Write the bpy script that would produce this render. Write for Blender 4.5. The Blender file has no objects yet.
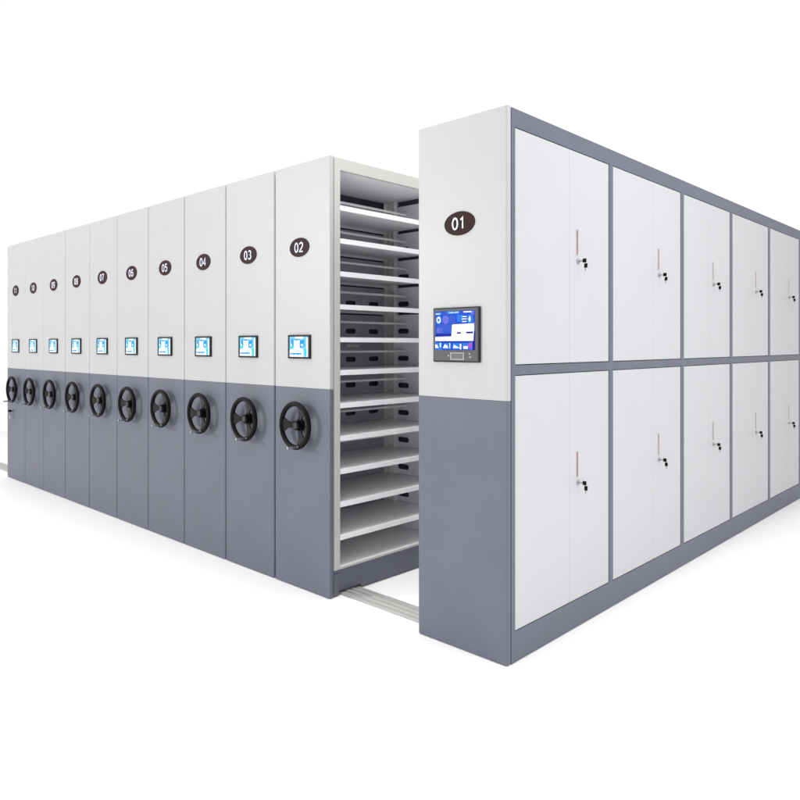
import bpy, bmesh, math, random
from mathutils import Vector, Matrix
random.seed(7)
C = bpy.context.scene.collection
PI = math.pi

# ------------------------------------------------------------------ dimensions (metres)
H = 2.4
SPLIT = 1.134            # where the white upper panel meets the grey lower panel
DEPTH = 4.556            # length of every cabinet, front to back
ROW = [-1.153, -1.655, -2.174, -2.689, -3.210, -3.727, -4.246, -4.764, -5.276, -5.766, -6.287]
BAYS = [(0.057, 0.917), (0.961, 1.856), (1.906, 2.732), (2.783, 3.613), (3.663, 4.506)]

# ------------------------------------------------------------------ materials
def mat(name, col, rough=0.4, metal=0.0, spec=0.5, mottle=0.0, bump=0.0, bscale=900.0, coat=0.0):
    m = bpy.data.materials.new(name); m.use_nodes = True
    nt = m.node_tree; b = nt.nodes['Principled BSDF']
    b.inputs['Base Color'].default_value = (*col, 1)
    b.inputs['Roughness'].default_value = rough
    b.inputs['Metallic'].default_value = metal
    b.inputs['Specular IOR Level'].default_value = spec
    b.inputs['Coat Weight'].default_value = coat
    tc = nt.nodes.new('ShaderNodeTexCoord')
    if mottle:
        n = nt.nodes.new('ShaderNodeTexNoise'); n.inputs['Scale'].default_value = 3.1
        n.inputs['Detail'].default_value = 7; n.inputs['Roughness'].default_value = 0.65
        nt.links.new(tc.outputs['Object'], n.inputs['Vector'])
        mr = nt.nodes.new('ShaderNodeMapRange')
        mr.inputs['From Min'].default_value = 0.3; mr.inputs['From Max'].default_value = 0.7
        mr.inputs['To Min'].default_value = 1 - mottle; mr.inputs['To Max'].default_value = 1 + mottle
        nt.links.new(n.outputs['Fac'], mr.inputs['Value'])
        mx = nt.nodes.new('ShaderNodeVectorMath'); mx.operation = 'SCALE'
        mx.inputs[0].default_value = col
        nt.links.new(mr.outputs['Result'], mx.inputs['Scale'])
        nt.links.new(mx.outputs['Vector'], b.inputs['Base Color'])
        r2 = nt.nodes.new('ShaderNodeMapRange')
        r2.inputs['To Min'].default_value = rough - 0.06; r2.inputs['To Max'].default_value = rough + 0.08
        nt.links.new(n.outputs['Fac'], r2.inputs['Value'])
        nt.links.new(r2.outputs['Result'], b.inputs['Roughness'])
    if bump:
        n2 = nt.nodes.new('ShaderNodeTexNoise'); n2.inputs['Scale'].default_value = bscale
        n2.inputs['Detail'].default_value = 2
        nt.links.new(tc.outputs['Object'], n2.inputs['Vector'])
        bp = nt.nodes.new('ShaderNodeBump'); bp.inputs['Strength'].default_value = bump
        bp.inputs['Distance'].default_value = 0.001
        nt.links.new(n2.outputs['Fac'], bp.inputs['Height'])
        nt.links.new(bp.outputs['Normal'], b.inputs['Normal'])
    return m

def glow(name, col, strength=1.0):
    m = bpy.data.materials.new(name); m.use_nodes = True
    b = m.node_tree.nodes['Principled BSDF']
    b.inputs['Base Color'].default_value = (0.01, 0.01, 0.01, 1)
    b.inputs['Roughness'].default_value = 0.2
    b.inputs['Specular IOR Level'].default_value = 0.03
    b.inputs['Emission Color'].default_value = (*col, 1)
    b.inputs['Emission Strength'].default_value = strength
    return m

M = dict(
    white=mat('warm_white_powder_coat', (0.442, 0.441, 0.445), 0.42, mottle=0.012, bump=0.10),
    door=mat('cool_white_powder_coat', (0.495, 0.503, 0.518), 0.40, mottle=0.012, bump=0.10),
    stile=mat('pale_grey_powder_coat', (0.47, 0.47, 0.445), 0.45, mottle=0.015, bump=0.10),
    blue=mat('blue_grey_powder_coat', (0.123, 0.128, 0.167), 0.46, spec=0.34, mottle=0.075, bump=0.16),
    shelf=mat('light_grey_shelf_steel', (0.82, 0.825, 0.835), 0.42, mottle=0.02, bump=0.08),
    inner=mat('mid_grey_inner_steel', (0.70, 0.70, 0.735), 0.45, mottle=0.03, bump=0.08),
    dark=mat('painted_cavity_shade', (0.03, 0.03, 0.045), 0.6),  # near-black colour painting the shade of unlit cavities
    black=mat('black_wheel_plastic', (0.003, 0.003, 0.004), 0.45, spec=0.11, bump=0.12, bscale=500),
    spoke=mat('charcoal_spoke_metal', (0.006, 0.006, 0.007), 0.36, spec=0.22),
    cap=mat('dark_grey_hub_cap', (0.022, 0.022, 0.024), 0.3, spec=0.4),
    chrome=mat('polished_chrome', (0.36, 0.36, 0.38), 0.3, metal=0.8),
    brown=mat('dark_brown_enamel', (0.026, 0.0095, 0.010), 0.5, spec=0.12),
    number=mat('pale_lilac_paint', (0.78, 0.80, 0.92), 0.4),
    bezel=mat('black_bezel_plastic', (0.006, 0.005, 0.0055), 0.4, spec=0.2),
    tablet=mat('grey_tablet_plastic', (0.085, 0.086, 0.090), 0.5, spec=0.25, bump=0.1),
    tablet_edge=mat('dark_tablet_edge', (0.014, 0.015, 0.018), 0.45, spec=0.25),
    reader=mat('grey_reader_window', (0.11, 0.113, 0.12), 0.25),
    lightmark=mat('pale_print', (0.35, 0.35, 0.36), 0.5),
    red=mat('red_handle_film', (0.27, 0.020, 0.026), 0.7, spec=0.15),
    lock=mat('satin_lock_metal', (0.42, 0.42, 0.43), 0.3, metal=0.9),
    key=mat('black_key_plastic', (0.004, 0.004, 0.004), 0.5, spec=0.15),
    rail=mat('galvanised_rail_steel', (0.40, 0.40, 0.385), 0.45, metal=0.1, mottle=0.05, bump=0.1),
    floor=mat('white_floor_paint', (0.90, 0.90, 0.90), 0.6, spec=0.2),
    rear=mat('dull_grey_rear_steel', (0.46, 0.46, 0.50), 0.5, mottle=0.03),
    bar=mat('white_bar_paint', (0.80, 0.80, 0.80), 0.4),
    paper=mat('white_label_paper', (0.75, 0.75, 0.72), 0.6),
    s_cyan=glow('screen_pale_cyan', (0.26, 0.70, 1.0)), s_blue=glow('screen_sky_blue', (0.02, 0.40, 0.95)),
    s_white=glow('screen_white', (1.0, 1.0, 1.0), 1.1), s_aqua=glow('screen_aqua', (0.0, 0.80, 1.0)),
    t_blue=glow('tablet_blue', (0.012, 0.085, 0.66)), t_sky=glow('tablet_sky', (0.015, 0.22, 0.88)),
    t_deep=glow('tablet_deep_blue', (0.004, 0.01, 0.32)), t_violet=glow('tablet_violet', (0.16, 0.17, 0.78)),
    t_pink=glow('tablet_pink', (0.70, 0.06, 0.72)), t_mid=glow('tablet_mid_blue', (0.035, 0.11, 0.66)),
)

# ------------------------------------------------------------------ helpers
def add_box(bm, x0, x1, y0, y1, z0, z1, bev=0.0, seg=2):
    vs = [bm.verts.new((x, y, z)) for x in (x0, x1) for y in (y0, y1) for z in (z0, z1)]
    q = [(0, 1, 3, 2), (4, 6, 7, 5), (0, 4, 5, 1), (2, 3, 7, 6), (0, 2, 6, 4), (1, 5, 7, 3)]
    fs = [bm.faces.new([vs[i] for i in f]) for f in q]
    if bev:
        es = list({e for f in fs for e in f.edges})
        bmesh.ops.bevel(bm, geom=es, offset=bev, segments=seg, profile=0.5, affect='EDGES')

def add_prism(bm, pts, a, b, axis):
    """extrude a polygon along an axis; pts are the two other coordinates in cyclic-free order"""
    def v(p, t):
        return {'x': (t, p[0], p[1]), 'y': (p[0], t, p[1]), 'z': (p[0], p[1], t)}[axis]
    A = [bm.verts.new(v(p, a)) for p in pts]; B = [bm.verts.new(v(p, b)) for p in pts]
    bm.faces.new(A); bm.faces.new(B[::-1])
    n = len(pts)
    for i in range(n):
        bm.faces.new((A[i], B[i], B[(i + 1) % n], A[(i + 1) % n]))

def add_cyl(bm, p, d, r, l, n=20, r2=None, bev=0.0):
    d = Vector(d).normalized(); q = d.to_track_quat('Z', 'Y')
    r2 = r if r2 is None else r2
    prof = [(r, 0), (r2, l)] if not bev else [(r, 0), (r2, l - bev), (r2 - bev * 0.3, l - bev * 0.3), (r2 - bev, l)]
    rings = []
    for rr, h in prof:
        rings.append([bm.verts.new(Vector(p) + q @ Vector((rr * math.cos(2*PI*k/n), rr * math.sin(2*PI*k/n), h))) for k in range(n)])
    bm.faces.new(rings[0][::-1]); bm.faces.new(rings[-1])
    for a, b in zip(rings, rings[1:]):
        for k in range(n):
            f = bm.faces.new((a[k], a[(k+1) % n], b[(k+1) % n], b[k])); f.smooth = True

def lattice(bm, us, vs, empty, plane, t0, t1):
    """a sheet with rectangular openings: cells of the grid us x vs not in `empty`, thickness t0..t1"""
    grid = {}
    def P(i, j, t):
        k = (i, j, t)
        if k not in grid:
            u, v = us[i], vs[j]
            grid[k] = bm.verts.new((t, u, v) if plane == 'x' else (u, t, v))
        return grid[k]
    full = {(i, j) for i in range(len(us)-1) for j in range(len(vs)-1)} - set(empty)
    for i, j in full:
        for t in (t0, t1):
            bm.faces.new([P(i, j, t), P(i+1, j, t), P(i+1, j+1, t), P(i, j+1, t)])
        for (di, dj, a, b) in ((-1, 0, (i, j), (i, j+1)), (1, 0, (i+1, j), (i+1, j+1)), (0, -1, (i, j), (i+1, j)), (0, 1, (i, j+1), (i+1, j+1))):
            if (i+di, j+dj) not in full:
                bm.faces.new([P(*a, t0), P(*b, t0), P(*b, t1), P(*a, t1)])

def slot_loop(cu, cv, w, h, n=5):
    r = h * 0.45; pts = []
    for sx, sy, a0 in ((1, 1, 0), (-1, 1, 90), (-1, -1, 180), (1, -1, 270)):
        for k in range(n + 1):
            a = math.radians(a0 + 90 * k / n)
            pts.append((cu + sx * (w/2 - r) + r * math.cos(a), cv + sy * (h/2 - r) + r * math.sin(a)))
    return pts

def slotted_sheet(bm, u0, u1, v0, v1, slots, plane, t0, t1):
    """a rectangular sheet with real rounded slots punched through it"""
    def v(p, t): return bm.verts.new((t, p[0], p[1]) if plane == 'x' else (p[0], t, p[1]))
    edges = []
    for loop in [[(u0, v0), (u1, v0), (u1, v1), (u0, v1)]] + [slot_loop(*s) for s in slots]:
        vs = [v(p, t0) for p in loop]
        edges += [bm.edges.new((vs[i], vs[(i+1) % len(vs)])) for i in range(len(vs))]
    r = bmesh.ops.triangle_fill(bm, use_beauty=True, use_dissolve=False, edges=edges)
    fs = [f for f in r['geom'] if isinstance(f, bmesh.types.BMFace)]
    ex = bmesh.ops.extrude_face_region(bm, geom=fs)
    d = Vector((t1 - t0, 0, 0)) if plane == 'x' else Vector((0, t1 - t0, 0))
    bmesh.ops.translate(bm, verts=[g for g in ex['geom'] if isinstance(g, bmesh.types.BMVert)], vec=d)

def obj(name, bm, mats, parent=None, loc=(0, 0, 0), smooth=False):
    bmesh.ops.recalc_face_normals(bm, faces=bm.faces[:])
    me = bpy.data.meshes.new(name)
    if smooth:
        for f in bm.faces: f.smooth = True
    bm.to_mesh(me); bm.free()
    for m in (mats if isinstance(mats, list) else [mats]): me.materials.append(m)
    o = bpy.data.objects.new(name, me); C.objects.link(o)
    o.location = loc
    if parent: o.parent = parent
    return o

def new(): return bmesh.new()
def boxobj(name, m, parent, *a, loc=(0, 0, 0), **k):
    bm = new(); add_box(bm, *a, **k); return obj(name, bm, m, parent, loc)

def thing(name, label, cat, loc=(0, 0, 0), group=None):
    o = bpy.data.objects.new(name, None); C.objects.link(o); o.location = loc
    o.empty_display_size = 0.2
    o['label'] = label; o['category'] = cat
    if group: o['group'] = group
    return o

def copy_tree(o, parent=None):
    c = o.copy(); C.objects.link(c)
    if parent: c.parent = parent
    for ch in list(o.children): copy_tree(ch, c)
    return c

def arc(cx, cz, rx, rz, a0, a1, n=14):
    return [(cx + rx*math.cos(math.radians(a0 + (a1-a0)*k/n)), cz + rz*math.sin(math.radians(a0 + (a1-a0)*k/n))) for k in range(n + 1)]
DIGITS = {   # centre lines in a box 0.5 wide and 1 high, middle at the origin
    '0': [arc(0, 0, .25, .5, 0, 360, 32)],
    '1': [[(-.17, .30), (-.06, .37), (.04, .5), (.04, -.5)]],
    '2': [arc(0, .25, .24, .25, 165, -20, 14) + [(.12, -.06), (-.12, -.30), (-.25, -.5), (.27, -.5)]],
    '3': [arc(-.01, .25, .22, .25, 150, -80, 14) + [(-.02, .02)] + arc(-.01, -.24, .25, .26, 80, -150, 16)],
    '4': [[(.13, -.5), (.13, .5), (-.27, -.22), (.29, -.22)]],
    '5': [[(.22, .5), (-.16, .5), (-.21, .03)] + arc(-.01, -.18, .25, .32, 130, -145, 18)],
    '6': [arc(.03, .0, .28, .5, 52, 180, 14) + arc(0, -.20, .25, .30, 180, 540, 26)],
    '7': [[(-.26, .5), (.25, .5), (.08, .12), (-.03, -.22), (-.07, -.5)]],
    '8': [arc(0, .255, .205, .245, -90, 270, 24), arc(0, -.24, .25, .26, 90, 450, 26)],
    '9': [arc(-.02, .0, .27, .5, -118, 0, 14) + arc(0, .20, .25, .30, 0, 360, 26)],
}
def ribbon(bm, pts, hw, y0, y1):
    pts = [Vector((p[0], 0, p[1])) for p in pts]
    closed = (pts[0] - pts[-1]).length < 1e-5
    if closed: pts = pts[:-1]
    n = len(pts); L, Rr = [], []
    for i, p in enumerate(pts):
        a = pts[i-1] if (i or closed) else None; c = pts[(i+1) % n] if (i < n-1 or closed) else None
        d1 = (p - a).normalized() if a is not None else None; d2 = (c - p).normalized() if c is not None else None
        d = ((d1 or d2) + (d2 or d1)).normalized()
        k = 1.0
        if d1 and d2: k = min(1.6, 1 / max(0.35, d.dot(d1)))
        nn = Vector((-d.z, 0, d.x)) * hw * k
        L.append(p + nn); Rr.append(p - nn)
    q = lambda v, y: bm.verts.new((v.x, y, v.z))
    A = [[q(v, y) for v in X] for X in (L, Rr) for y in (y0, y1)]     # L0 L1 R0 R1
    for i in range(n if closed else n - 1):
        j = (i + 1) % n
        for u, v in ((A[1], A[3]), (A[0], A[1]), (A[3], A[2])):
            bm.faces.new((u[i], u[j], v[j], v[i]))

def text_mesh(name, s, size, m, parent, loc):
    bm = new()
    for k, ch in enumerate(s):
        dx = (k - (len(s) - 1)/2) * 0.84
        for t, line in enumerate(DIGITS[ch]):
            ribbon(bm, [((x*1.12 + dx)*size, z*size) for x, z in line], 0.074*size, 0.0, -0.0008 - 0.0002*t)
    return obj(name, bm, m, parent, loc)

# local frame of a cabinet: x = 0 is its right-hand side, it runs to -x; y = 0 is the end face; z = 0 the floor
def end_panels(root, w):
    """painted steel end face: white above, blue-grey below, edges folded round"""
    for name, m, z0, z1 in (('upper_panel', M['white'], SPLIT + 0.0012, H), ('lower_panel', M['blue'], 0.006, SPLIT)):
        bm = new()
        r, t = (0.010 if w > 0.509 else 0.006), 0.024
        pts = []
        for k in range(7):
            a = math.radians(90 * k / 6); pts.append((-w + r - r*math.cos(a), r - r*math.sin(a)))
        for k in range(7):
            a = math.radians(90 * k / 6); pts.append((-r + r*math.sin(a), r - r*math.cos(a)))
        pts += [(0, t), (-w, t)]
        add_prism(bm, pts, z0, z1, 'z')
        for f in bm.faces:
            if abs(f.normal.z) < 0.5 and len(f.verts) == 4: f.smooth = False
        obj(name, bm, m, root)

def number_plate(root, s, cx=-0.262, cz=1.927):
    bm = new(); n = 48
    for (k0, y0), (k1, y1) in (((1, 0.0), (1, -0.0025)), ((1, -0.0025), (0.985, -0.0035))):
        A = [bm.verts.new((0.088*k0*math.cos(2*PI*i/n), y0, 0.054*k0*math.sin(2*PI*i/n))) for i in range(n)]
        B = [bm.verts.new((0.088*k1*math.cos(2*PI*i/n), y1, 0.054*k1*math.sin(2*PI*i/n))) for i in range(n)]
        for i in range(n): bm.faces.new((A[i], A[(i+1) % n], B[(i+1) % n], B[i]))
    bm.faces.new(B)
    p = obj('number_plate', bm, M['brown'], root, (cx, 0, cz))
    text_mesh('numeral', s, 0.050, M['number'], p, (-0.003, -0.0034, 0.0))
    return p

def flat_pieces(bm, pieces, y):
    for mi, pts in pieces:
        f = bm.faces.new([bm.verts.new((p[0], y, p[1])) for p in pts]); f.material_index = mi

def wall_screen(root, cx=-0.259, cz=1.365):
    """small square screen with a black surround; picture of pale shapes on sky blue"""
    w, h, b = 0.198, 0.134, 0.0125
    bm = new()
    lattice(bm, [-w/2, -w/2+b, w/2-b*1.3, w/2], [-h/2, -h/2+b*0.8, h/2-b*0.8, h/2], {(1, 1)}, 'y', 0.0, -0.0085)
    s = obj('touch_screen', bm, M['bezel'], root, (cx, 0, cz))
    bm = new()
    x0, x1, z0, z1 = -w/2+b, w/2-b*1.3, -h/2+b*0.8, h/2-b*0.8
    def q(u, v): return (x0 + (x1-x0)*u, z0 + (z1-z0)*(1-v))
    add_box(bm, x0-0.004, x1+0.004, -0.006, -0.002, z0-0.003, z1+0.003)
    R = lambda a, b_, c, d: [q(a, d), q(c, d), q(c, b_), q(a, b_)]
    layer = [
        [(0, R(0, 0, 1, 1))],
        [(1, R(.10, .12, .22, .55)), (1, [q(.22,.11), q(.60,.11), q(.50,.20), q(.30,.20)]), (1, R(.55, .18, .70, .55)), (3, R(.02, .40, .22, .56)),
         (1, R(.76, .35, .82, .50)), (3, R(.80, .60, .91, .92)), (2, R(.90, .06, 1, 1)), (1, R(.70, .14, .80, .34)), (2, R(.30,.0,.74,.10))],
        [(2, [q(.22,.17), q(.33,.17), q(.40,.21), q(.47,.17), q(.56,.17), q(.54,.40), q(.56,.56), q(.72,.60), q(.76,.78), q(.76,1), q(.0,1), q(.02,.66), q(.22,.58), q(.25,.40)]),
         (2, [q(.06,.36), q(.13,.34), q(.14,.48), q(.07,.50)]), (2, [q(.62,.36), q(.70,.36), q(.70,.47), q(.63,.48)])],
        [(1, [q(.03,.82), q(.62,.80), q(.66,.90), q(.55,.87), q(.45,.91), q(.35,.87), q(.25,.91), q(.14,.87), q(.03,.90)]), (0, R(.33,.50,.38,.56))],
    ]
    for k, L in enumerate(layer): flat_pieces(bm, L, -0.0064 - 0.0004*k)
    for f in bm.faces: f.smooth = False
    obj('display', bm, [M['s_cyan'], M['s_blue'], M['s_white'], M['s_aqua']], s)
    return s

def hand_wheel(root, cx=-0.2455, cz=0.924, rot=0.0):
    W = bpy.data.objects.new('hand_wheel', None)
    # mounting plate is the part itself; rim, hub, spokes and grip are its sub-parts
    bm = new(); add_cyl(bm, (0, 0, 0), (0, -1, 0), 0.034, 0.010, 28, bev=0.003); add_cyl(bm, (0, -0.009, 0), (0, -1, 0), 0.014, 0.026, 20)
    bpy.data.objects.remove(W)
    W = obj('hand_wheel', bm, M['black'], root, (cx, 0, cz))
    W.rotation_euler = (0, rot, 0)
    Y0 = -0.046; RM, rm = 0.1215, 0.0142
    bm = new(); n, k = 64, 14
    ring = [[bm.verts.new(((RM + rm*math.cos(2*PI*j/k))*math.cos(2*PI*i/n), Y0 + rm*0.95*math.sin(2*PI*j/k), (RM + rm*math.cos(2*PI*j/k))*math.sin(2*PI*i/n))) for j in range(k)] for i in range(n)]
    for i in range(n):
        for j in range(k):
            bm.faces.new((ring[i][j], ring[(i+1) % n][j], ring[(i+1) % n][(j+1) % k], ring[i][(j+1) % k]))
    obj('rim', bm, M['black'], W, smooth=True)
    bm = new(); add_cyl(bm, (0, -0.0105, 0), (0, -1, 0), 0.031, 0.0335, 28, r2=0.026, bev=0.004)
    hub = obj('hub', bm, M['black'], W)
    bm = new(); add_cyl(bm, (0, -0.0438, 0), (0, -1, 0), 0.0185, 0.0035, 24, bev=0.002)
    obj('hub_cap', bm, M['cap'], W)
    for ang in (180, 58, -58):
        a = math.radians(ang); bm = new()
        prof = [(0.022, 0.020), (0.040, 0.0155), (0.062, 0.0165), (0.084, 0.025), (0.104, 0.040), (0.112, 0.048)]
        top, bot = [], []
        for r, hw in prof:
            for s, L in ((1, top), (-1, bot)):
                x = r*math.cos(a) - s*hw*math.sin(a); z = r*math.sin(a) + s*hw*math.cos(a)
                L.append((x, z))
        def ydish(r): t = (r - 0.022)/0.092; return -0.020 + (Y0 + 0.020)*(t**0.8)
        rows = []
        for (r, hw), pa, pb in zip(prof, top, bot):
            y = ydish(r)
            rows.append([bm.verts.new(c) for c in ((pa[0], y - 0.0035, pa[1]), (pb[0], y - 0.0035, pb[1]), (pb[0], y + 0.006, pb[1]), (pa[0], y + 0.006, pa[1]))])
        for A, B in zip(rows, rows[1:]):
            for j in range(4): bm.faces.new((A[j], A[(j+1) % 4], B[(j+1) % 4], B[j]))
        bm.faces.new(rows[0]); bm.faces.new(rows[-1][::-1])
        bmesh.ops.bevel(bm, geom=[e for e in bm.edges if len(e.link_faces) == 2 and e.calc_face_angle(0) > 0.9], offset=0.002, segments=2, affect='EDGES')
        obj('spoke', bm, M['spoke'], W)
    gx, gz = 0.046, -0.1125
    bm = new()
    add_cyl(bm, (gx, Y0 - 0.008, gz), (0, -1, 0), 0.0050, 0.020, 16)
    add_cyl(bm, (gx, Y0 - 0.026, gz), (0, -1, 0), 0.0062, 0.052, 18, r2=0.0066, bev=0.003)
    add_cyl(bm, (gx, Y0 - 0.0775, gz), (0, -1, 0), 0.0078, 0.012, 18, bev=0.003)
    obj('grip', bm, M['chrome'], W)
    return W

def key_shape(bm, x, y, z, along):
    """a small flat key with a squared black bow"""
    if along == 'out':
        add_box(bm, x, x + 0.020, y - 0.0016, y + 0.0016, z - 0.010, z + 0.010, bev=0.0012)
    else:
        add_box(bm, x - 0.0085, x + 0.0085, y - 0.002, y + 0.002, z - 0.011, z + 0.011, bev=0.0012)

# ------------------------------------------------------------------ the setting
bm = new(); add_box(bm, -10.5, 9, -9, 9, -0.05, 0.0)
fl = obj('floor', bm, M['floor']); fl['kind'] = 'structure'

# grooved guide rail the cabinets roll on
bm = new()
prof = [(0.092, 0.0), (0.092, 0.006), (0.100, 0.012), (0.112, 0.012), (0.116, 0.007), (0.132, 0.007), (0.136, 0.014), (0.154, 0.014), (0.158, 0.007),
        (0.172, 0.007), (0.176, 0.014), (0.194, 0.014), (0.198, 0.007), (0.214, 0.007), (0.218, 0.012), (0.230, 0.012), (0.238, 0.006), (0.238, 0.0)]
add_prism(bm, prof, -8.6, -0.30, 'x')
r = obj('floor_rail', bm, M['rail'])
r['label'] = 'grooved pale metal guide rail on the floor running under the mobile cabinets'; r['category'] = 'rail'

# ------------------------------------------------------------------ cabinet with the doors (plate 01)
W1 = 0.5133
cab = thing('locker_cabinet', 'large fixed cabinet with white double doors, plate reading 01 and a blue tablet', 'cabinet')
end_panels(cab, W1)
number_plate(cab, '01', cx=-0.260, cz=1.925)
body = new()
add_box(body, -W1 + 0.004, -0.026, 0.030, DEPTH - 0.004, 0.012, H - 0.006)
add_box(body, -W1 + 0.020, -0.010, 0.0235, 0.036, 0.012, H - 0.006)
obj('carcass', body, M['blue'], cab)
us = [0.030]; vs = [0.004, 0.135, 1.245, 1.287, 2.319, H - 0.002]
for a, b in BAYS: us += [a, b]
us.append(DEPTH)
empty = {(2*i+1, j) for i in range(5) for j in (1, 3)}
bm = new(); lattice(bm, us, vs, empty, 'x', -0.0255, 0.0)
obj('door_frame', bm, M['blue'], cab)
boxobj('side_wall', M['door'], cab, -W1 - 0.0005, -W1 + 0.0035, 0.030, DEPTH - 0.004, 0.030, H - 0.008)

def door_set(y0, y1, z0, z1, seam, handle_y):
    g = 0.0038
    for k, (a, b) in enumerate(((y0 + g, seam - 0.0005), (seam + 0.0005, y1 - g))):
        bm = new(); add_box(bm, -0.0215, -0.0012, a, b, z0 + g, z1 - g, bev=0.0013, seg=2)
        d = obj('door', bm, M['door'], cab)
        if k: right = d
    hz = z0 + (0.588 if z0 > 1 else 0.660)
    hy = handle_y
    # pull: a slim recessed strip with a red film, in a pale surround
    bm = new()
    lattice(bm, [hy - 0.0085, hy - 0.0050, hy + 0.0050, hy + 0.0085], [hz - 0.064, hz - 0.060, hz + 0.060, hz + 0.064], {(1, 1)}, 'x', -0.0014, 0.0016)
    h = obj('handle', bm, M['door'], right)
    bm = new(); add_box(bm, -0.0014, 0.0004, hy - 0.0048, hy + 0.0048, hz - 0.0598, hz + 0.0598)
    add = obj('handle_film', bm, M['red'], right)
    lz = hz - 0.091; ly = hy + 0.010
    bm = new(); add_cyl(bm, (-0.0013, ly, lz), (1, 0, 0), 0.0125, 0.006, 24, bev=0.002); add_cyl(bm, (0.0045, ly, lz), (1, 0, 0), 0.007, 0.004, 18, bev=0.001)
    obj('lock', bm, M['lock'], right)
    bm = new(); add_box(bm, 0.0070, 0.0238, ly - 0.0008, ly + 0.0008, lz - 0.0022, lz + 0.0036); obj('key_stem', bm, M['lock'], right)
    bm = new(); key_shape(bm, 0.0240, ly, lz + 0.001, 'out')
    obj('key', bm, M['key'], right)
    bm = new(); key_shape(bm, 0.040, ly + 0.004, lz - 0.0235, 'down')
    hang = math.radians(random.uniform(-14, 14))
    bmesh.ops.rotate(bm, cent=(0.040, ly + 0.004, lz - 0.010), matrix=Matrix.Rotation(hang, 3, 'X'), verts=bm.verts[:])
    obj('key', bm, M['key'], right)
    bm = new(); add_box(bm, 0.0370, 0.0425, ly + 0.0030, ly + 0.0042, lz - 0.050, lz - 0.0340)
    bmesh.ops.rotate(bm, cent=(0.040, ly + 0.004, lz - 0.010), matrix=Matrix.Rotation(hang, 3, 'X'), verts=bm.verts[:])
    obj('key_blade', bm, M['lock'], right)

for i, (a, b) in enumerate(BAYS):
    hy = (0.589, 1.529, 2.402, 3.300, 4.185)[i]
    seam = hy - 0.072 if i else 0.517
    for z0, z1 in ((0.135, 1.245), (1.287, 2.319)):
        door_set(a, b, z0, z1, seam, hy)

# tablet on the end face
tb = new(); w, h = 0.272, 0.249
add_box(tb, -w/2, w/2, -0.0100, 0.0, -h/2, h/2, bev=0.005, seg=3)
tab = obj('tablet', tb, M['tablet_edge'], cab, (-0.275, 0, 1.4215))
bm = new(); add_box(bm, -w/2 + 0.006, w/2 - 0.010, -0.0112, -0.0095, -h/2 + 0.006, h/2 - 0.006, bev=0.001)
obj('front_plate', bm, M['tablet'], tab)
bm = new()
X0, X1, Z0, Z1 = -0.119, 0.111, -0.069, 0.108
add_box(bm, X0, X1, -0.0120, -0.0110, Z0, Z1)
def q(u, v): return (X0 + (X1-X0)*u, Z0 + (Z1-Z0)*(1-v))
R = lambda a, b_, c, d: [q(a, d), q(c, d), q(c, b_), q(a, b_)]
def disc(u, v, ru, rv, n=20): return [q(u + ru*math.cos(2*PI*i/n), v + rv*math.sin(2*PI*i/n)) for i in range(n)]
# slots: 0 blue 1 sky 2 white 3 deep 4 violet 5 pink 6 mid
L1 = [(0, R(0, 0, 1, 1))]
L2 = [(1, R(.02, .02, .16, .09)), (1, R(.30, .0, .62, .08)), (1, R(.56, .10, .70, .28)), (6, R(.10, .33, .42, .56)), (4, R(.04, .42, .20, .55)), (6, R(.36, .12, .52, .34)),
      (4, disc(.27, .22, .085, .11)), (1, disc(.09, .22, .075, .115)), (3, R(.0, .585, .43, .635)), (6, R(.02, .54, .42, .575)), (3, R(.94, .52, 1, 1)), (4, R(.90, .01, .98, .11)),
      (1, R(.0, .80, .18, 1)), (1, R(.22, .82, .40, .98)), (1, R(.46, .82, .62, .98)), (1, R(.70, .82, .84, .98)), (4, R(.86, .80, .94, .98)), (3, R(.02, .785, .92, .805)), (1, disc(.88, .22, .08, .12)), (4, R(.95, .30, 1, .52))]
L3 = [(2, [q(.0,.66), q(.42,.65), q(.435,.36), q(.46,.345), q(.975,.33), q(.985,.40), q(.965,.77), q(.0,.77)]), (2, disc(.09, .22, .055, .085)), (2, R(.01, .055, .13, .075)), (2, R(.36, .03, .48, .048)), (2, R(.50, .03, .60, .048)), (2, R(.72, .02, .92, .05)),
      (2, R(.69, .14, .80, .165)), (2, R(.68, .20, .80, .225)), (2, R(.69, .265, .80, .29)), (2, [q(.84,.22), q(.875,.13), q(.905,.22), q(.875,.30)]), (4, disc(.275, .20, .05, .07)),
      (2, [q(.0,.86), q(.05,.86), q(.09,.95), q(.0,.95)]), (2, [q(.20,.95), q(.25,.85), q(.31,.88), q(.34,.95)]), (2, [q(.46,.95), q(.48,.86), q(.55,.90), q(.63,.95)]), (2, R(.12, .82, .15, .93)), (2, R(.37, .82, .39, .95)), (2, R(.63, .84, .67, .98)), (2, R(.72, .90, .83, .97)), (5, disc(.87, .885, .035, .05))]
L4 = [(1, disc(.09, .22, .028, .045)), (3, R(.56, .545, .66, .585)), (3, R(.79, .535, .96, .58)), (1, R(.02, .66, .40, .664))]
for k, L in enumerate((L1, L2, L3, L4)): flat_pieces(bm, L, -0.0124 - 0.0003*k)
obj('display', bm, [M['t_blue'], M['t_sky'], M['s_white'], M['t_deep'], M['t_violet'], M['t_pink'], M['t_mid']], tab)
bm = new()
lattice(bm, [-0.030, -0.025, 0.044, 0.049], [-0.113, -0.109, -0.084, -0.080], {(1, 1)}, 'y', -0.0110, -0.0124)
obj('reader_frame', bm, M['lightmark'], tab)
bm = new(); add_box(bm, -0.0248, 0.0438, -0.0118, -0.0108, -0.1088, -0.0842)
obj('card_reader', bm, M['reader'], tab)
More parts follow.
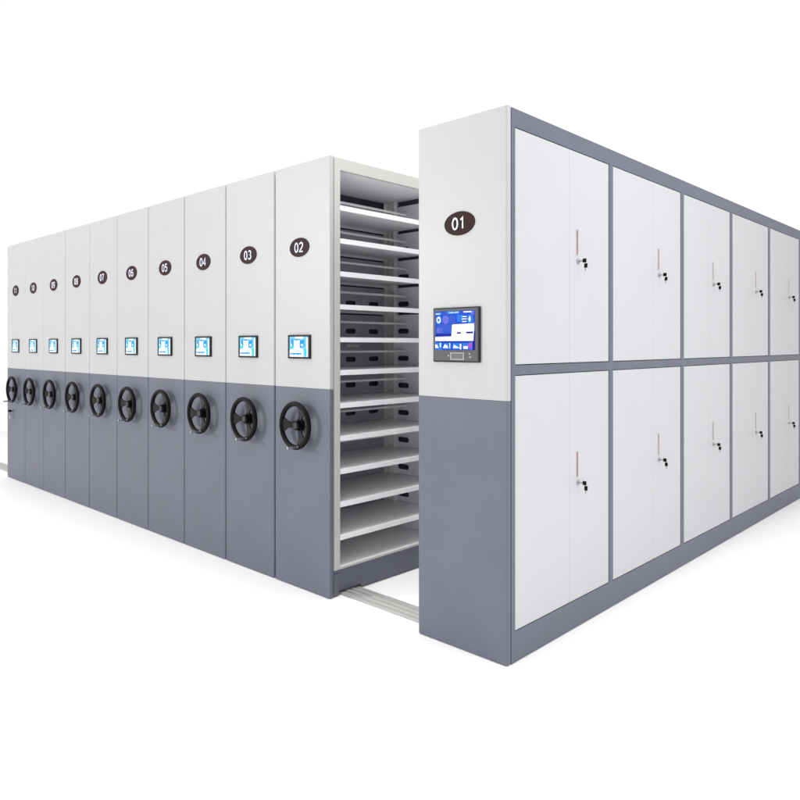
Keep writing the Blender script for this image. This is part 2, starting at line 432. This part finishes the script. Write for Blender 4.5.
for x, z, rr in ((-0.041, -0.095, 0.004), (0.080, -0.086, 0.004), (0.084, -0.100, 0.0045)):
    bm = new(); add_cyl(bm, (x, -0.0108, z), (0, -1, 0), rr, 0.0016, 14); obj('button', bm, M['lightmark'], tab)

# ------------------------------------------------------------------ the ten mobile cabinets
GROUP = 'white and blue-grey mobile cabinets with black hand wheels'
def roller(num, i, neighbours):
    w = ROW[i] - ROW[i+1] - (0.012, 0.0065, 0.0045, 0.0035, 0.003, 0.003, 0.003, 0.003, 0.003, 0.003)[i]
    lab = 'mobile cabinet'
    root = thing('mobile_cabinet', lab, 'cabinet', (ROW[i], 0, 0), GROUP)
    end_panels(root, w)
    return root, w

# plate 02, whose open side shows the shelves
T, w = roller('02', 0, '')
T['label'] = 'mobile cabinet with plate reading 02 and open side full of bare grey shelves'
number_plate(T, '02'); wall_screen(T); hand_wheel(T)
ends = [0.030, 0.073]
for y in (0.944, 1.843, 2.742, 3.642): ends += [y - 0.015, y + 0.015]
ends += [DEPTH - 0.045, DEPTH]
bm = new(); lattice(bm, ends, [0.147, 0.158, 2.333, H - 0.003], {(2*k+1, 1) for k in range(5)}, 'x', -0.022, 0.0)
obj('side_frame', bm, M['stile'], T)
bm = new()
add_box(bm, -w + 0.002, -0.0225, 0.0245, DEPTH - 0.001, 2.338, H - 0.004)
obj('top_panel', bm, M['shelf'], T)
for ya, yb in ((0.0245, 0.040), (DEPTH - 0.02, DEPTH - 0.002)):
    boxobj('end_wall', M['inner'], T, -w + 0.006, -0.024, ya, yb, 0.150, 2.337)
boxobj('back_shade_sheet', M['dark'], T, -w + 0.002, -w + 0.004, 0.0245, DEPTH - 0.001, 0.150, 2.337)  # added dark sheet, paints the cavity shade seen through the back slots
# plinth with a folded lip and a cut-out over the rail
bm = new()
pl = [(0.0335, 0.004), (0.084, 0.004), (0.084, 0.022), (0.246, 0.022), (0.246, 0.004), (DEPTH - 0.02, 0.004), (DEPTH - 0.02, 0.126), (0.0335, 0.126)]
add_prism(bm, pl, -0.030, -0.016, 'x')
add_box(bm, -0.034, -0.010, 0.0335, DEPTH - 0.02, 0.1262, 0.1445, bev=0.003)
add_box(bm, -0.034, -0.006, 0.0335, 0.070, 0.006, 0.1258, bev=0.002)
add_box(bm, -w + 0.01, -w + 0.03, 0.0335, DEPTH - 0.02, 0.024, 0.14)
obj('plinth', bm, M['blue'], T)

SH = [2.141 - 0.1810*k for k in range(11)] + [0.162]          # top surface of each shelf
bays = [(0.0735, 0.928), (0.960, 1.827), (1.859, 2.726), (2.758, 3.626), (3.658, 4.510)]
SX = -0.470
BAR = 0.091
shelf_meshes = {}
for bi, (ya, yb) in enumerate(bays):
    for k, z in enumerate(SH):
        bm = new()
        lip = 0.027 if k < 11 else 0.012
        pr = [(-0.003, z), (-0.003, z - lip), (-0.016, z - lip), (-0.016, z - lip + 0.0025), (-0.0055, z - lip + 0.0025), (-0.0055, z - 0.003),
              (SX + 0.003, z - 0.003), (SX + 0.003, z - lip*0.7), (SX, z - lip*0.7), (SX, z)]
        add_prism(bm, pr, ya + 0.0015, yb - 0.0015, 'y')
        obj('shelf', bm, M['shelf'], T)
        if k < 11:
            bm = new(); add_box(bm, -0.317, -0.303, ya + 0.001, yb - 0.0025, z + BAR, z + BAR + 0.013, bev=0.002)
            obj('stop_bar', bm, M['bar'], T)
    # partition between bays: slotted side plate, rear post with folded flanges
    bm = new()
    for k, z in enumerate(SH):
        slotted_sheet(bm, -0.385, -0.020, z + 0.001, z + 0.159, [(-0.328, z + 0.050, 0.098, 0.034)], 'y', yb - 0.0012, yb + 0.0008)
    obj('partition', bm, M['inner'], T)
    boxobj('partition_shade_sheet', M['dark'], T, -0.384, -0.022, yb + 0.010, yb + 0.012, 0.163, 2.336)  # added dark sheet, painted shade behind the partition slots
    bm = new()
    add_box(bm, -0.470, -0.386, yb - 0.006, yb - 0.0015, 0.166, 2.336)
    add_box(bm, -0.476, -0.4705, yb - 0.040, yb - 0.0015, 0.166, 2.336)
    add_box(bm, -0.432, -0.427, yb - 0.022, yb - 0.0062, 0.166, 2.336)
    add_box(bm, -0.392, -0.3862, yb - 0.030, yb - 0.0062, 0.166, 2.336)
    obj('upright', bm, M['shelf'], T)
    # back of the bay: slotted strips, one per tier, open above
    bm = new()
    for k, z in enumerate(SH):
        n = 4 if k < 8 else 0
        slotted_sheet(bm, ya + 0.005, yb - 0.042, z + 0.001, z + 0.153, [(ya + 0.098 + 0.206*j, z + (0.047 if k < 6 else 0.062), 0.088, 0.032) for j in range(n)], 'x', SX - 0.004, SX - 0.002)
    obj('back_panel', bm, M['rear'], T)
bm = new(); add_box(bm, -0.4718, -0.4695, 0.545, 0.655, 1.362, 1.379)
lb = obj('shelf_label', bm, M['paper'], T)

# plates 03 .. 11
def closed_body(root, w):
    bm = new(); add_box(bm, -w + 0.003, -0.003, 0.0245, DEPTH, 0.012, H - 0.004)
    obj('carcass', bm, M['stile'], root)
names = ['03', '04', '05', '06', '07', '08', '09', '10', '11']
src_screen = next(o for o in T.children if o.name.startswith('touch_screen'))
src_wheel = next(o for o in T.children if o.name.startswith('hand_wheel'))
for i, s in enumerate(names, start=1):
    allp = ['02'] + names
    nb = 'between those reading %s and %s' % (allp[i-1], allp[i+1]) if i < 9 else ''
    root, w = roller(s, i, nb)
    root['label'] = {9: 'farthest mobile cabinet, plate reading 11, small lock and key below its hand wheel'}.get(i, 'closed mobile cabinet, its oval plate reading %s, %s' % (s, nb))
    closed_body(root, w)
    number_plate(root, s)
    copy_tree(src_screen, root)
    wh = copy_tree(src_wheel, root)
    wh.rotation_euler[1] = math.radians(random.uniform(-3, 3))
    if i == 9:
        x = -6.128 - ROW[9]
        bm = new(); add_cyl(bm, (x, 0.001, 0.700), (0, -1, 0), 0.016, 0.010, 22, bev=0.003)
        lk = obj('lock', bm, M['chrome'], root)
        bm = new(); add_box(bm, x - 0.010, x + 0.010, -0.040, -0.0085, 0.688, 0.710, bev=0.002)
        obj('key', bm, M['key'], lk)
        bm = new(); add_cyl(bm, (x + 0.020, -0.030, 0.640), (0, -1, 0), 0.020, 0.003, 20); add_box(bm, x + 0.004, x + 0.012, -0.034, -0.030, 0.650, 0.690)
        obj('key_tag', bm, M['chrome'], lk)

# ------------------------------------------------------------------ camera
cam = bpy.data.cameras.new('camera'); co = bpy.data.objects.new('camera', cam); C.objects.link(co)
co.location = (1.7281, -2.4844, 1.3761); co.rotation_euler = (PI/2, 0, 0.7597)
cam.sensor_width = 36; cam.lens = 36 * 701.381 / 800; cam.shift_y = (344.797 - 400) / 800
cam.clip_end = 200; cam.clip_start = 0.05
bpy.context.scene.camera = co

# ------------------------------------------------------------------ light: white surround, soft lamps and added fills
sc = bpy.context.scene
wd = bpy.data.worlds.new('World'); sc.world = wd; wd.use_nodes = True
nt = wd.node_tree; bg = nt.nodes['Background']; bg.inputs['Strength'].default_value = 1.0
# invented surround: white beyond the cabinets, dimmed on the other side so lamps dominate
tc = nt.nodes.new('ShaderNodeTexCoord')
dp = nt.nodes.new('ShaderNodeVectorMath'); dp.operation = 'DOT_PRODUCT'; dp.inputs[1].default_value = (-0.69, 0.724, 0.0)
nt.links.new(tc.outputs['Generated'], dp.inputs[0])
mr = nt.nodes.new('ShaderNodeMapRange'); mr.interpolation_type = 'SMOOTHSTEP'
mr.inputs['From Min'].default_value = -0.05; mr.inputs['From Max'].default_value = 0.42
mr.inputs['To Min'].default_value = 0.38; mr.inputs['To Max'].default_value = 1.02
nt.links.new(dp.outputs['Value'], mr.inputs['Value'])
nt.links.new(mr.outputs['Result'], bg.inputs['Color'])
def area(name, loc, target, sx, sy, power, col=(1, 1, 1)):
    l = bpy.data.lights.new(name, 'AREA'); l.shape = 'RECTANGLE'; l.size = sx; l.size_y = sy; l.energy = power; l.color = col
    o = bpy.data.objects.new(name, l); C.objects.link(o); o.location = loc
    o.rotation_euler = (Vector(target) - Vector(loc)).to_track_quat('-Z', 'Y').to_euler()
    return o
area('key_lamp', (-8.0, -8.0, 3.2), (-2.5, 0, 1.0), 1.3, 1.3, 440)
area('floor_fill', (-0.6, -0.4, 5.8), (-0.6, -0.4, 0), 16.0, 9.5, 760)  # added overhead fill that whitens the floor
area('strip_lamp', (-0.83, 2.0, 4.2), (-0.83, 2.0, 0), 0.4, 6.0, 105)
area('side_lamp', (3.4, 1.0, 3.8), (0.6, 1.2, 0.8), 1.5, 3.0, 92)
area('shelf_fill', (0.9, -3.4, 0.8), (-0.9, 0.6, 1.2), 0.8, 0.8, 18)  # added unseen fill that brightens the shelf undersides

sc.view_settings.view_transform = 'Standard'; sc.view_settings.look = 'None'
sc.view_settings.exposure = 0; sc.view_settings.gamma = 1
